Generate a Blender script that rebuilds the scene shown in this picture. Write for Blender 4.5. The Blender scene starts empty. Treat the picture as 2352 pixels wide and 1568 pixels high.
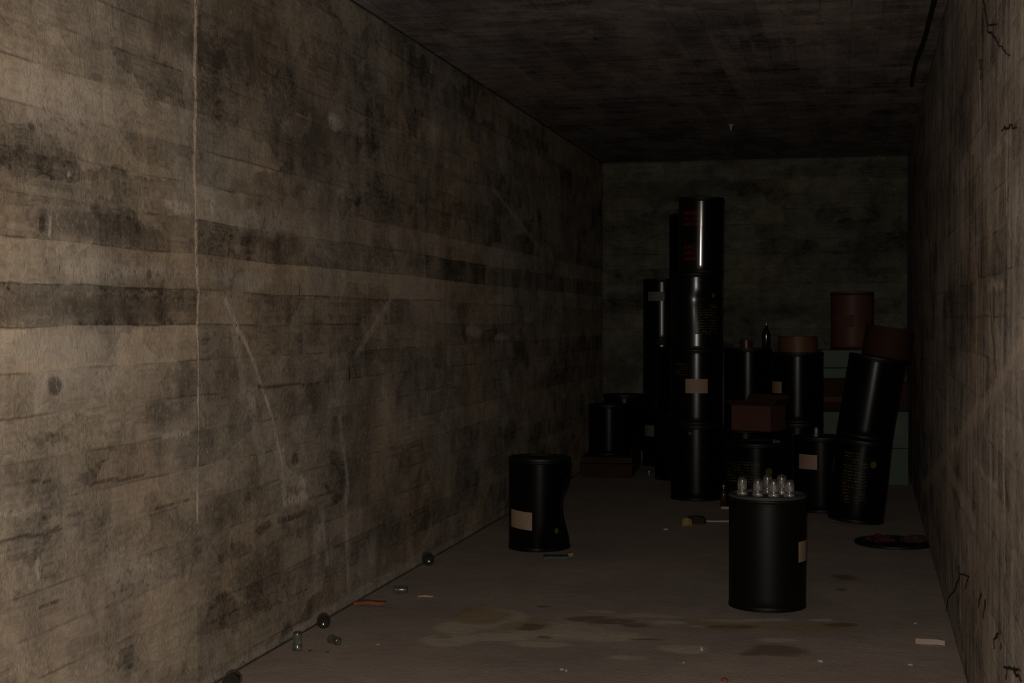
import bpy, bmesh, math, random
import numpy as np
from mathutils import Vector, Matrix, Euler, noise
random.seed(11)
SC = bpy.context.scene
PI = math.pi

# ------------------------------------------------------------------ camera, flash, world, exposure
F = 3300.0                       # focal length in pixels of the 2352 px wide frame
CAM_H = 1.45
PSI = math.atan(764 / F)         # turned left of the tunnel axis
THETA = math.atan(49 / F)        # tipped slightly down
cam_data = bpy.data.cameras.new('camera')
cam_data.sensor_width = 36.0
cam_data.lens = 36.0 * F / 2352.0
cam_data.clip_start = 0.05
cam_data.clip_end = 100
cam = bpy.data.objects.new('camera', cam_data)
SC.collection.objects.link(cam)
cam.location = (0, 0, CAM_H)
cam.rotation_euler = (PI / 2 - THETA, 0, PSI)
SC.camera = cam

world = bpy.data.worlds.new('world')
SC.world = world
world.use_nodes = True
world.node_tree.nodes['Background'].inputs[0].default_value = (0.7, 0.8, 1.0, 1)
world.node_tree.nodes['Background'].inputs[1].default_value = 0.0004

fl = bpy.data.lights.new('camera_flash', 'SPOT')
fl.energy = 500
fl.color = (1.0, 0.92, 0.82)
fl.spot_size = math.radians(150)
fl.spot_blend = 0.35
fl.shadow_soft_size = 0.03
flash = bpy.data.objects.new('camera_flash', fl)
SC.collection.objects.link(flash)
flash.location = (-0.02, -0.03, CAM_H + 0.13)
flash.rotation_euler = (PI / 2 - THETA, 0, PSI)

SC.view_settings.view_transform = 'Standard'
SC.view_settings.look = 'None'
SC.view_settings.gamma = 1.0
SC.view_settings.exposure = 0.0
SC.view_settings.use_curve_mapping = False
SC.cycles.diffuse_bounces = 1
SC.cycles.max_bounces = 8
SC.cycles.use_adaptive_sampling = True
SC.cycles.adaptive_threshold = 0.025
SC.cycles.use_denoising = True

# ------------------------------------------------------------------ geometry of the place
FWD = Vector((-math.sin(PSI) * math.cos(THETA), math.cos(PSI) * math.cos(THETA), -math.sin(THETA)))
RGT = Vector((math.cos(PSI), math.sin(PSI), 0))
UPV = RGT.cross(FWD)
EYE = Vector((0, 0, CAM_H))


def ray(x, y):
    return FWD + RGT * ((x - 1176) / F) - UPV * ((y - 784) / F)


def floor_at(x, y, z=0.0):
    r = ray(x, y)
    return EYE + r * ((z - CAM_H) / r.z)


def at_depth(x, y, d):
    return EYE + ray(x, y) * d


def ground(x, d):
    """floor point seen in column x at optical depth d"""
    p = at_depth(x, 784, d)
    return Vector((p.x, p.y, 0))


def on_plane(x, y, a, b):
    """hit the upright plane through floor points a and b"""
    r = ray(x, y)
    n = Vector((b.y - a.y, a.x - b.x, 0))
    return EYE + r * ((a - EYE).dot(n) / r.dot(n))


BL = floor_at(1382, 1056)
LX = BL.x
BY = BL.y
CEIL = 1.45 + (735 - 375) / 321.0 * 1.45
BR = floor_at(2083, 1072); BR = Vector((BR.x, BY, 0))
NR = floor_at(2222, 1568)
_d = (NR - BR) / (NR.y - BR.y)
FR = BR + _d * (-2.0 - BR.y)             # right wall's near end, behind the camera


def left_yz(x, y):
    p = on_plane(x, y, Vector((LX, 0, 0)), Vector((LX, 1, 0)))
    return (p.y, p.z)


def right_yz(x, y):
    p = on_plane(x, y, BR, FR)
    return (p.y, p.z)


# ------------------------------------------------------------------ helpers
def link(o, parent=None):
    SC.collection.objects.link(o)
    if parent is not None:
        o.parent = parent
    return o


def obj(name, bm, mat, parent=None, smooth=True, label=None):
    me = bpy.data.meshes.new(name)
    bmesh.ops.recalc_face_normals(bm, faces=bm.faces)
    bm.to_mesh(me)
    bm.free()
    if smooth:
        for p in me.polygons:
            p.use_smooth = True
        try:
            me.set_sharp_from_angle(angle=math.radians(40))
        except Exception:
            pass
    me.materials.append(mat)
    o = bpy.data.objects.new(name, me)
    link(o, parent)
    if label:
        o['label'] = label
    return o


def tag(o, label, cat, group=None):
    o['label'] = label
    o['category'] = cat
    if group:
        o['group'] = group
    return o


def thing(name, label, cat, loc, rot=(0, 0, 0), group=None):
    o = bpy.data.objects.new(name, None)
    o.empty_display_size = 0.05
    link(o)
    o.location = loc
    o.rotation_euler = rot
    return tag(o, label, cat, group)


def face_cam(p):
    """z rotation that turns local -Y towards the camera"""
    return math.atan2(p.y, p.x) - PI / 2


def box_bm(x0, x1, y0, y1, z0, z1, bm=None):
    bm = bm or bmesh.new()
    vs = [bm.verts.new((x, y, z)) for z in (z0, z1) for y in (y0, y1) for x in (x0, x1)]
    for q in ((0, 1, 3, 2), (4, 6, 7, 5), (0, 4, 5, 1), (2, 3, 7, 6), (0, 2, 6, 4), (1, 5, 7, 3)):
        bm.faces.new([vs[i] for i in q])
    return bm


def bevel(bm, w, seg=2):
    bmesh.ops.bevel(bm, geom=list(bm.edges), offset=w, segments=seg, profile=0.5, affect='EDGES')
    return bm


def lathe(profile, n=48, deform=None, bm=None, cap=True):
    bm = bm or bmesh.new()
    rings = []
    for r, z in profile:
        if r < 1e-6:
            rings.append([bm.verts.new((0, 0, z))])
        else:
            rings.append([bm.verts.new((r * math.sin(2 * PI * i / n), -r * math.cos(2 * PI * i / n), z)) for i in range(n)])
    for a, b in zip(rings, rings[1:]):
        for i in range(n):
            j = (i + 1) % n
            if len(a) == 1 and len(b) == 1:
                continue
            if len(a) == 1:
                bm.faces.new((a[0], b[i], b[j]))
            elif len(b) == 1:
                bm.faces.new((a[i], a[j], b[0]))
            else:
                bm.faces.new((a[i], a[j], b[j], b[i]))
    if deform:
        for v in bm.verts:
            v.co = deform(v.co)
    return bm


def tube(points, r, n=8, bm=None):
    bm = bm or bmesh.new()
    pts = [Vector(p) for p in points]
    rings = []
    for i, p in enumerate(pts):
        t = (pts[min(i + 1, len(pts) - 1)] - pts[max(i - 1, 0)]).normalized()
        a = t.orthogonal().normalized()
        if i and abs(a.dot(prev)) < 0.999:
            a = (prev - t * prev.dot(t)).normalized()
        prev = a
        b = t.cross(a)
        rr = r[i] if isinstance(r, (list, tuple)) else r
        rings.append([bm.verts.new(p + (a * math.cos(2 * PI * k / n) + b * math.sin(2 * PI * k / n)) * rr) for k in range(n)])
    for a, b in zip(rings, rings[1:]):
        for k in range(n):
            bm.faces.new((a[k], a[(k + 1) % n], b[(k + 1) % n], b[k]))
    bm.faces.new(rings[0][::-1])
    bm.faces.new(rings[-1])
    return bm


def rough(bm, amp, sc, seed=0):
    for v in bm.verts:
        n = noise.noise_vector(v.co * sc + Vector((seed, seed * 2.3, 0)))
        v.co += n * amp
    return bm


# ------------------------------------------------------------------ node helpers
class NT:
    def __init__(s, name):
        s.m = bpy.data.materials.new(name)
        s.m.use_nodes = True
        s.t = s.m.node_tree
        s.b = s.t.nodes['Principled BSDF']

    def n(s, ty, **kw):
        nd = s.t.nodes.new(ty)
        for k, v in kw.items():
            setattr(nd, k, v)
        return nd

    def put(s, sock, v):
        if isinstance(v, bpy.types.NodeSocket):
            s.t.links.new(v, sock)
        elif v is not None:
            if hasattr(sock.default_value, '__len__') and isinstance(v, (int, float)):
                v = (v, v, v)
            if hasattr(sock.default_value, '__len__') and len(sock.default_value) == 4 and len(v) == 3:
                v = (*v, 1)
            sock.default_value = v

    def math(s, op, a, b=None, c=None, clamp=False):
        nd = s.n('ShaderNodeMath', operation=op, use_clamp=clamp)
        s.put(nd.inputs[0], a)
        if b is not None: s.put(nd.inputs[1], b)
        if c is not None: s.put(nd.inputs[2], c)
        return nd.outputs[0]

    def vm(s, op, a, b=None, scale=None):
        nd = s.n('ShaderNodeVectorMath', operation=op)
        s.put(nd.inputs[0], a)
        if b is not None: s.put(nd.inputs[1], b)
        if scale is not None: s.put(nd.inputs['Scale'], scale)
        return nd.outputs['Value'] if op in ('LENGTH', 'DOT_PRODUCT', 'DISTANCE') else nd.outputs[0]

    def mix(s, fac, a, b, blend='MIX'):
        nd = s.n('ShaderNodeMix', data_type='RGBA', blend_type=blend)
        s.put(nd.inputs[0], fac); s.put(nd.inputs[6], a); s.put(nd.inputs[7], b)
        return nd.outputs[2]

    def noise(s, vec, scale, detail=4, rough=0.55, dist=0.0):
        nd = s.n('ShaderNodeTexNoise')
        s.put(nd.inputs['Vector'], vec)
        nd.inputs['Scale'].default_value = scale
        nd.inputs['Detail'].default_value = detail
        nd.inputs['Roughness'].default_value = rough
        nd.inputs['Distortion'].default_value = dist
        return nd.outputs[0]

    def noisec(s, vec, scale, detail=3):
        nd = s.n('ShaderNodeTexNoise')
        s.put(nd.inputs['Vector'], vec)
        nd.inputs['Scale'].default_value = scale
        nd.inputs['Detail'].default_value = detail
        return nd.outputs[1]

    def ramp(s, fac, stops, interp='LINEAR'):
        nd = s.n('ShaderNodeValToRGB')
        cr = nd.color_ramp
        cr.interpolation = interp
        while len(cr.elements) < len(stops):
            cr.elements.new(0.5)
        for e, (p, c) in zip(cr.elements, stops):
            e.position = p
            e.color = (*c, 1) if hasattr(c, '__len__') else (c, c, c, 1)
        s.put(nd.inputs[0], fac)
        return nd.outputs[0]

    def smooth(s, v, lo, hi):
        nd = s.n('ShaderNodeMapRange', interpolation_type='SMOOTHSTEP')
        s.put(nd.inputs[0], v)
        nd.inputs[1].default_value = lo
        nd.inputs[2].default_value = hi
        return nd.outputs[0]

    def obj_co(s):
        return s.n('ShaderNodeTexCoord').outputs['Object']

    def comb(s, x, y, z=0.0):
        nd = s.n('ShaderNodeCombineXYZ')
        s.put(nd.inputs[0], x); s.put(nd.inputs[1], y); s.put(nd.inputs[2], z)
        return nd.outputs[0]

    def seg(s, uv, a, b, w, soft=None):
        """1 along the segment a-b, fading out at distance w"""
        a = Vector((a[0], a[1], 0)); b = Vector((b[0], b[1], 0))
        ab = b - a
        pa = s.vm('SUBTRACT', uv, tuple(a))
        t = s.math('DIVIDE', s.vm('DOT_PRODUCT', pa, tuple(ab)), max(ab.length_squared, 1e-9), clamp=True)
        q = s.vm('SUBTRACT', pa, s.vm('SCALE', tuple(ab), None, t))
        d = s.vm('LENGTH', q)
        return s.smooth(s.math('SUBTRACT', w, d), 0.0, soft or w)

    def blob(s, uv, c, rx, ry, soft=0.35):
        p = s.vm('SUBTRACT', uv, (c[0], c[1], 0))
        p = s.vm('MULTIPLY', p, (1 / rx, 1 / ry, 0))
        return s.smooth(s.math('SUBTRACT', 1.0, s.vm('LENGTH', p)), 0.0, soft)

    def mx(s, items):
        r = items[0]
        for i in items[1:]:
            r = s.math('MAXIMUM', r, i)
        return r


def concrete_boards(name, along, up, base, row_h, row_phase, rows, marks, vstreak=0.5, seams=(), gain=1.0, jstr=0.42):
    """board-marked concrete: rows of boards across `up`, running along `along`"""
    k = NT(name)
    co = k.obj_co()
    sep = k.n('ShaderNodeSeparateXYZ'); k.put(sep.inputs[0], co)
    u0 = sep.outputs[along]; v0 = sep.outputs[up]
    flat = k.comb(u0, v0)
    wob = k.noise(flat, 0.9, 2)
    v = k.math('ADD', v0, k.math('MULTIPLY', k.math('SUBTRACT', wob, 0.5), 0.035))
    v = k.math('ADD', v, k.math('MULTIPLY', k.math('SUBTRACT', k.noise(flat, 14, 2), 0.5), 0.006))
    rowf = k.math('DIVIDE', k.math('SUBTRACT', v, row_phase), row_h)
    row = k.math('FLOOR', rowf)
    fr = k.math('SUBTRACT', rowf, row)
    # seams split the boards into form panels
    panel = 0.0
    for sy in seams:
        panel = k.math('ADD', panel, k.math('GREATER_THAN', u0, sy))
    wn = k.n('ShaderNodeTexWhiteNoise', noise_dimensions='2D')
    k.put(wn.inputs['Vector'], k.comb(row, panel))
    off = wn.outputs['Value']
    seglen = 3.1
    uf = k.math('ADD', k.math('DIVIDE', u0, seglen), k.math('MULTIPLY', off, 7.0))
    ub = k.math('FLOOR', uf)
    ufr = k.math('SUBTRACT', uf, ub)
    wn2 = k.n('ShaderNodeTexWhiteNoise', noise_dimensions='3D')
    k.put(wn2.inputs['Vector'], k.comb(row, ub, panel))
    tone = wn2.outputs['Value']
    drift = k.noise(k.comb(k.math('ADD', k.math('MULTIPLY', u0, 1.3), k.math('MULTIPLY', row, 13.7)), k.math('MULTIPLY', row, 5.1)), 1.0, 3, 0.7)
    tone = k.math('ADD', k.math('MULTIPLY', tone, 0.45), k.math('SUBTRACT', k.math('MULTIPLY', drift, 1.3), 0.37))
    if rows:
        n = len(rows[0])
        # rows[i] is the tone of row index i counted from row_phase upward
        rf_ = k.math('DIVIDE', k.math('ADD', row, 0.5), n, clamp=True)
        rt = k.mix(k.math('GREATER_THAN', u0, seams[0]), k.ramp(rf_, [(i / n, rows[0][i]) for i in range(n)], 'CONSTANT'),
                   k.ramp(rf_, [(i / n, rows[1][i]) for i in range(n)], 'CONSTANT'))
    else:
        rt = 0.5
    rsep = k.n('ShaderNodeRGBToBW')
    if rows:
        k.put(rsep.inputs[0], rt); rt = rsep.outputs[0]
    t = k.math('ADD', k.math('MULTIPLY', tone, 0.45), k.math('MULTIPLY', rt, 0.55))
    # grain, blotches, streaks
    gv = k.comb(k.math('ADD', k.math('MULTIPLY', u0, 1.0), k.math('MULTIPLY', tone, 9.0)), k.math('MULTIPLY', v0, 9.0))
    grain = k.noise(gv, 6.5, 3, 0.65, 0.6)
    fine = k.noise(flat, 38, 3, 0.7)
    blot = k.noise(flat, 1.7, 3, 0.6, 0.4)
    blot2 = k.noise(flat, 6.0, 3, 0.6, 0.8)
    sv = k.comb(k.math('MULTIPLY', u0, 6.0), k.math('MULTIPLY', v0, 0.55))
    streak = k.noise(sv, 1.6, 4, 0.65)
    val = k.math('ADD', 0.56, k.math('MULTIPLY', k.math('SUBTRACT', t, 0.5), 0.85))
    val = k.math('ADD', val, k.math('MULTIPLY', k.math('SUBTRACT', grain, 0.5), 0.75))
    val = k.math('ADD', val, k.math('MULTIPLY', k.math('SUBTRACT', fine, 0.5), 0.3))
    val = k.math('ADD', val, k.math('MULTIPLY', k.math('SUBTRACT', blot, 0.5), 0.8))
    val = k.math('ADD', val, k.math('MULTIPLY', k.math('SUBTRACT', blot2, 0.5), 0.7))
    val = k.math('ADD', val, k.math('MULTIPLY', k.math('SUBTRACT', streak, 0.5), vstreak))
    pv = k.vm('ADD', k.comb(k.math('MULTIPLY', u0, 2.4), k.math('MULTIPLY', v0, 7.0)), k.vm('SCALE', k.noisec(flat, 5.0, 4), None, 1.3))
    pvo = k.n('ShaderNodeTexVoronoi', feature='F1'); k.put(pvo.inputs['Vector'], pv); pvo.inputs['Scale'].default_value = 1.0
    pbw = k.n('ShaderNodeRGBToBW'); k.put(pbw.inputs[0], pvo.outputs['Color'])
    val = k.math('ADD', val, k.math('MULTIPLY', k.math('SUBTRACT', pbw.outputs[0], 0.5), 0.33))
    # the joints between boards
    jd = k.math('MINIMUM', fr, k.math('SUBTRACT', 1.0, fr))
    jn = k.noise(flat, 3.0, 3)
    joint = k.math('MULTIPLY', k.smooth(k.math('SUBTRACT', 0.055, jd), 0.0, 0.05), k.smooth(jn, 0.46, 0.62))
    # knots
    vo = k.n('ShaderNodeTexVoronoi', feature='F1')
    k.put(vo.inputs['Vector'], k.comb(k.math('MULTIPLY', u0, 1.0), k.math('MULTIPLY', v0, 1.4)))
    vo.inputs['Scale'].default_value = 2.3
    knot = k.smooth(k.math('SUBTRACT', 0.055, k.math('ADD', vo.outputs['Distance'], k.math('MULTIPLY', k.noise(flat, 30, 2), 0.05))), 0.0, 0.03)
    val = k.math('MULTIPLY', val, k.math('SUBTRACT', 1.0, k.math('MULTIPLY', joint, jstr)))
    val = k.math('MULTIPLY', val, k.math('SUBTRACT', 1.0, k.math('MULTIPLY', knot, 0.45)))
    val = k.math('MAXIMUM', val, 0.12)
    hue = k.noise(flat, 0.8, 3)
    warm = k.mix(k.smooth(hue, 0.35, 0.65), (base[0] * 1.05, base[1] * 0.99, base[2] * 0.92), (base[0] * 0.95, base[1] * 1.0, base[2] * 1.06))
    col = k.vm('SCALE', warm, None, k.math('MULTIPLY', val, gain * 1.3))
    relief = []
    for i, (kind, colr, amt, lst) in enumerate(marks):
        at = k.n('ShaderNodeAttribute', attribute_name='mark_%d' % i)
        m = k.math('MULTIPLY', at.outputs['Fac'], k.math('MULTIPLY', k.smooth(fine, 0.32, 0.52), amt))
        col = k.mix(m, col, k.vm('SCALE', tuple(c_ * (0.95 if kind > 0 else 0.72) for c_ in colr), None, k.math('ADD', 0.35, k.math('MULTIPLY', blot2, 1.3))))
        if kind:
            relief.append(k.math('MULTIPLY', m, kind))
    k.put(k.b.inputs['Base Color'], col)
    k.b.inputs['Roughness'].default_value = 0.9
    k.b.inputs['Specular IOR Level'].default_value = 0.15
    h = k.math('ADD', k.math('MULTIPLY', tone, 0.5), k.math('MULTIPLY', grain, 0.5))
    h = k.math('ADD', h, k.math('MULTIPLY', fine, 0.35))
    for r in relief:
        h = k.math('ADD', h, r)
    bp = k.n('ShaderNodeBump')
    bp.inputs['Strength'].default_value = 0.75
    bp.inputs['Distance'].default_value = 0.008
    k.put(bp.inputs['Height'], h)
    k.put(k.b.inputs['Normal'], bp.outputs[0])
    return k.m


# ------------------------------------------------------------------ wall marks, read off the photograph
def Ls(x0, y0, x1, y1, w):
    return (left_yz(x0, y0), left_yz(x1, y1), w)


def Lb(x, y, rx, ry, soft=0.5):
    a = left_yz(x - rx, y); b = left_yz(x + rx, y); c = left_yz(x, y - ry); d = left_yz(x, y + ry)
    m = left_yz(x, y)
    return (m, abs(b[0] - a[0]) / 2, abs(c[1] - d[1]) / 2, soft)


def Rs(x0, y0, x1, y1, w):
    return (right_yz(x0, y0), right_yz(x1, y1), w)


def Rb(x, y, rx, ry, soft=0.5):
    a = right_yz(x - rx, y); b = right_yz(x + rx, y); c = right_yz(x, y - ry); d = right_yz(x, y + ry)
    m = right_yz(x, y)
    return (m, abs(b[0] - a[0]) / 2, abs(c[1] - d[1]) / 2, soft)


SEAM1 = left_yz(451, 700)[0]
SEAM2 = left_yz(978, 700)[0]
SEAM3 = left_yz(1180, 700)[0]
PALE = (0.62, 0.52, 0.43)
DARK = (0.07, 0.055, 0.042)
left_marks = [
    (0.0, (0.13, 0.105, 0.08), 0.62, [
        Lb(390, 60, 120, 100, 0.8), Lb(560, 60, 120, 190, 0.8), Lb(640, 560, 70, 40, 0.6), Lb(720, 340, 90, 200, 0.9),
        Lb(250, 525, 210, 34, 0.6), Lb(230, 706, 240, 34, 0.6), Lb(520, 860, 60, 90, 0.8), Lb(690, 930, 90, 50, 0.7), Lb(630, 300, 25, 110, 0.8),
        Lb(620, 1280, 80, 90, 0.9), Lb(840, 1000, 60, 200, 0.9), Lb(890, 1200, 50, 120, 0.9), Lb(380, 950, 70, 40, 0.8),
        Lb(520, 1180, 60, 60, 0.8)]),
    (0.25, (0.72, 0.56, 0.44), 0.95, [
        Ls(448, -60, 450, 60, 0.019), Ls(449, 60, 449, 430, 0.017), Ls(451, 430, 453, 660, 0.016), Ls(455, 660, 455, 1200, 0.010)]),
    (0.3, PALE, 0.8, [
        Ls(520, 690, 560, 770, 0.022), Ls(560, 770, 592, 850, 0.018), Ls(592, 850, 622, 950, 0.02), Ls(622, 950, 648, 1050, 0.022),
        Ls(652, 1040, 655, 1150, 0.035), Ls(655, 1150, 705, 1135, 0.03), Ls(660, 1085, 700, 1110, 0.04),
        Lb(412, 474, 46, 17), Lb(770, 278, 22, 22), Lb(1090, 760, 22, 18), Lb(1150, 775, 20, 10), Lb(490, 470, 10, 25),
        Ls(118, 505, 116, 535, 0.010), Lb(158, 408, 6, 10), Lb(90, 1300, 7, 30), Ls(370, 1003, 440, 995, 0.012)]),
    (0.1, (0.52, 0.45, 0.385), 0.6, [
        Ls(740, 1180, 752, 1290, 0.03), Ls(795, 1130, 800, 1360, 0.035), Ls(780, 960, 800, 1130, 0.03),
        Ls(900, 680, 820, 810, 0.03), Ls(530, 690, 560, 880, 0.05), Ls(575, 900, 600, 1050, 0.05), Ls(1130, 430, 1240, 570, 0.03),
        ((4.4, 0.0), (9.5, 0.0), 0.05), Ls(560, 1555, 810, 1385, 0.04), Ls(600, 1500, 980, 1265, 0.03),
        Lb(280, 620, 230, 36, 0.8), Lb(560, 640, 90, 32, 0.6), Lb(600, 505, 110, 40, 0.7), Lb(160, 250, 190, 120, 0.8),
        Lb(200, 870, 210, 40, 0.7), Lb(150, 800, 170, 34, 0.7), Lb(330, 1330, 150, 120, 0.9)]),
    (0.0, (0.46, 0.335, 0.25), 0.4, [Lb(270, 1110, 140, 90, 0.8), Lb(200, 1420, 240, 120, 0.8)]),
    (-0.8, DARK, 0.7, [
        Ls(595, 885, 680, 882, 0.008), Ls(680, 882, 755, 878, 0.005), Ls(802, 840, 803, 875, 0.012), Ls(692, 655, 690, 676, 0.008),
        
        Lb(125, 880, 18, 28), Lb(680, 1050, 12, 25), Lb(605, 1215, 22, 14), Ls(640, 1200, 700, 1175, 0.02),
        Ls(130, 1105, 60, 1110, 0.004), Ls(215, 1110, 330, 1093, 0.008), Ls(355, 1165, 440, 1145, 0.005),
        Lb(345, 632, 8, 18), Lb(78, 292, 8, 12), Lb(316, 520, 8, 16), Lb(510, 1370, 16, 12), Ls(0, 1243, 140, 1218, 0.008),
        Lb(100, 518, 9, 24), Ls(95, 1392, 130, 1388, 0.006)]),
]
right_marks = [
    (0.3, (0.62, 0.51, 0.42), 0.8, [
        Rs(2313, 250, 2313, 480, 0.03), Rs(2306, 940, 2308, 1320, 0.03), Rs(2243, 800, 2245, 950, 0.05), Rs(2250, 150, 2252, 250, 0.05),
        Rs(2352, 790, 2300, 870, 0.035), Rs(2300, 870, 2235, 965, 0.05), Rs(2235, 965, 2165, 1060, 0.05), Rs(2165, 1060, 2120, 1120, 0.06),
        Rs(2270, 665, 2305, 650, 0.02), Rs(2230, 1050, 2290, 1130, 0.02), Rs(2180, 1080, 2240, 1200, 0.05)]),
    (0.0, (0.55, 0.46, 0.37), 0.6, [Rb(2340, 1200, 34, 420, 0.8), Rb(2345, 250, 35, 260, 0.8), Rb(2250, 1330, 60, 260, 0.9), Rb(2180, 1200, 50, 120, 0.9)]),  # paler panel past the seam, plus flash brightness painted into the colour
    (-0.8, DARK, 0.6, [Rs(2290, 580, 2300, 582, 0.02), Rb(2330, 295, 12, 8), Rs(2275, 700, 2290, 860, 0.03), Rb(2210, 250, 30, 200, 0.8),
                       Rb(2200, 700, 60, 160, 0.8)]),  # the two broad patches darken the upper far part of the wall
]

rows_left = ([0.55, 0.6, 0.6, 0.55, 0.5, 0.65, 0.6, 0.55, 0.55, 0.65, 0.85, 0.15, 0.85, 0.15, 0.35, 0.55, 0.8, 0.6, 0.75, 0.6, 0.5, 0.2, 0.3, 0.4],
             [0.45, 0.5, 0.4, 0.5, 0.3, 0.5, 0.55, 0.4, 0.45, 0.35, 0.5, 0.6, 0.85, 0.2, 0.7, 0.3, 0.35, 0.25, 0.35, 0.2, 0.2, 0.15, 0.2, 0.3])
CONC = (0.42, 0.34, 0.258)
ROW = 0.137
PH = left_yz(200, 750)[1] - 11 * ROW
M_left = concrete_boards('board_marked_concrete', 1, 2, CONC, ROW, PH, rows_left, left_marks, 0.4, (SEAM1, SEAM2, SEAM3))
M_right = concrete_boards('streaked_concrete', 1, 2, (0.46, 0.395, 0.335), ROW, PH + 0.03, None, right_marks, 1.3, (SEAM1, SEAM2))


def Bb(x, y, rx, ry, soft=0.6):
    k_ = 1 / F * (BY / math.cos(PSI))
    r_ = ray(x, y); p_ = EYE + r_ * (BY / r_.y)
    return ((p_.x, p_.z), rx * k_, ry * k_, soft)


def Cs(x0, y0, x1, y1, w):
    a_ = EYE + ray(x0, y0) * ((CEIL - CAM_H) / ray(x0, y0).z); b_ = EYE + ray(x1, y1) * ((CEIL - CAM_H) / ray(x1, y1).z)
    return ((a_.y, a_.x), (b_.y, b_.x), w)


def Cb(x, y, ru, rv, soft=0.8):
    r_ = ray(x, y); p_ = EYE + r_ * ((CEIL - CAM_H) / r_.z)
    return ((p_.y, p_.x), ru, rv, soft)


back_marks = [(0.0, (0.07, 0.062, 0.045), 0.6, [Bb(1990, 560, 40, 90, 0.8), Bb(1850, 720, 200, 26), Bb(1430, 860, 50, 50), Bb(1560, 440, 180, 30)]),
              (0.0, (0.22, 0.18, 0.14), 0.4, [Bb(1700, 400, 80, 20), Bb(1450, 760, 60, 60), Bb(1850, 430, 120, 30), Bb(1740, 620, 80, 40)])]
ceil_marks = [(0.3, (0.42, 0.36, 0.33), 0.5, [Cs(1500, 10, 1580, 130, 0.02), Cs(1620, 60, 1735, 250, 0.02), Cs(1640, 220, 1678, 286, 0.02), Cs(1905, 10, 1910, 200, 0.05),
                                              Cs(1680, 20, 1760, 160, 0.015), Cs(1780, 10, 1810, 140, 0.015), Cs(1600, 285, 1760, 280, 0.012), Cs(1590, 25, 1700, 30, 0.02),
                                              Cs(1290, 200, 1380, 250, 0.02), Cs(1180, 150, 1260, 220, 0.02)]),
              (0.0, (0.11, 0.088, 0.078), 0.55, [Cb(1040, 15, 0.5, 0.2), Cb(1560, 60, 0.7, 0.35), Cb(1700, 40, 0.5, 0.3), Cb(1300, 130, 0.6, 0.5), Cb(900, 130, 1.0, 0.12), Cb(980, 140, 0.8, 0.1)]),
              (0.0, (0.36, 0.285, 0.26), 0.4, [Cb(1400, 20, 0.5, 0.5), Cb(1200, 60, 0.6, 0.5), Cb(1930, 70, 1.0, 0.12), Cb(1500, 110, 0.5, 0.3)])]
M_back = concrete_boards('dark_concrete', 0, 2, (0.134, 0.128, 0.094), 0.15, 0.02, None, back_marks, 0.25, (-0.6, 0.55))  # back wall concrete, set darker than the side walls
M_ceil = concrete_boards('sooty_concrete', 1, 0, (0.31, 0.262, 0.24), 0.16, 0.03, None, ceil_marks, 0.9, (SEAM1, SEAM2, SEAM3))


def Fb(x, y, rx, ry, soft=0.4):
    a_ = floor_at(x, y); l = floor_at(x - rx, y); r = floor_at(x + rx, y); n_ = floor_at(x, y + ry); f = floor_at(x, y - ry)
    # coordinates are (Y, X)
    return ((a_.y, a_.x), (f - n_).length / 2, (r - l).length / 2, soft, -PSI)


floor_marks = [
    (0, (0.72, 0.62, 0.48), 0.75, [Fb(1130, 1422, 110, 30), Fb(1060, 1440, 80, 20), Fb(1290, 1448, 150, 26), Fb(1030, 1468, 75, 15), Fb(1150, 1462, 110, 14), Fb(1400, 1462, 120, 20),
                 Fb(1250, 1478, 110, 10), Fb(1550, 1492, 75, 10), Fb(1430, 1509, 60, 8), Fb(1500, 1414, 90, 6), Fb(1370, 1405, 60, 6), Fb(1700, 1423, 130, 6), Fb(1540, 1430, 50, 8),
                 Fb(1900, 1424, 40, 4), Fb(1790, 1470, 50, 6), Fb(1620, 1440, 30, 4)]),
    (0, (0.44, 0.31, 0.14), 0.7, [Fb(1110, 1416, 65, 20), Fb(1210, 1436, 80, 12), Fb(1700, 1437, 120, 9), Fb(1850, 1440, 110, 8), Fb(1010, 1463, 25, 6), Fb(1620, 1430, 60, 6)]),
    (0, (0.16, 0.10, 0.06), 0.65, [Fb(1340, 1420, 50, 7), Fb(1400, 1429, 60, 8), Fb(1460, 1438, 45, 6), Fb(1480, 1468, 60, 4), Fb(1930, 1433, 40, 4), Fb(1780, 1495, 90, 14), Fb(1240, 1395, 20, 3),
                 Fb(1230, 1440, 40, 8), Fb(1255, 1462, 25, 6), Fb(1720, 1500, 40, 8), Fb(1680, 1440, 60, 4), Fb(1930, 1325, 30, 6), Fb(1930, 1355, 12, 4)]),
]


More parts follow.
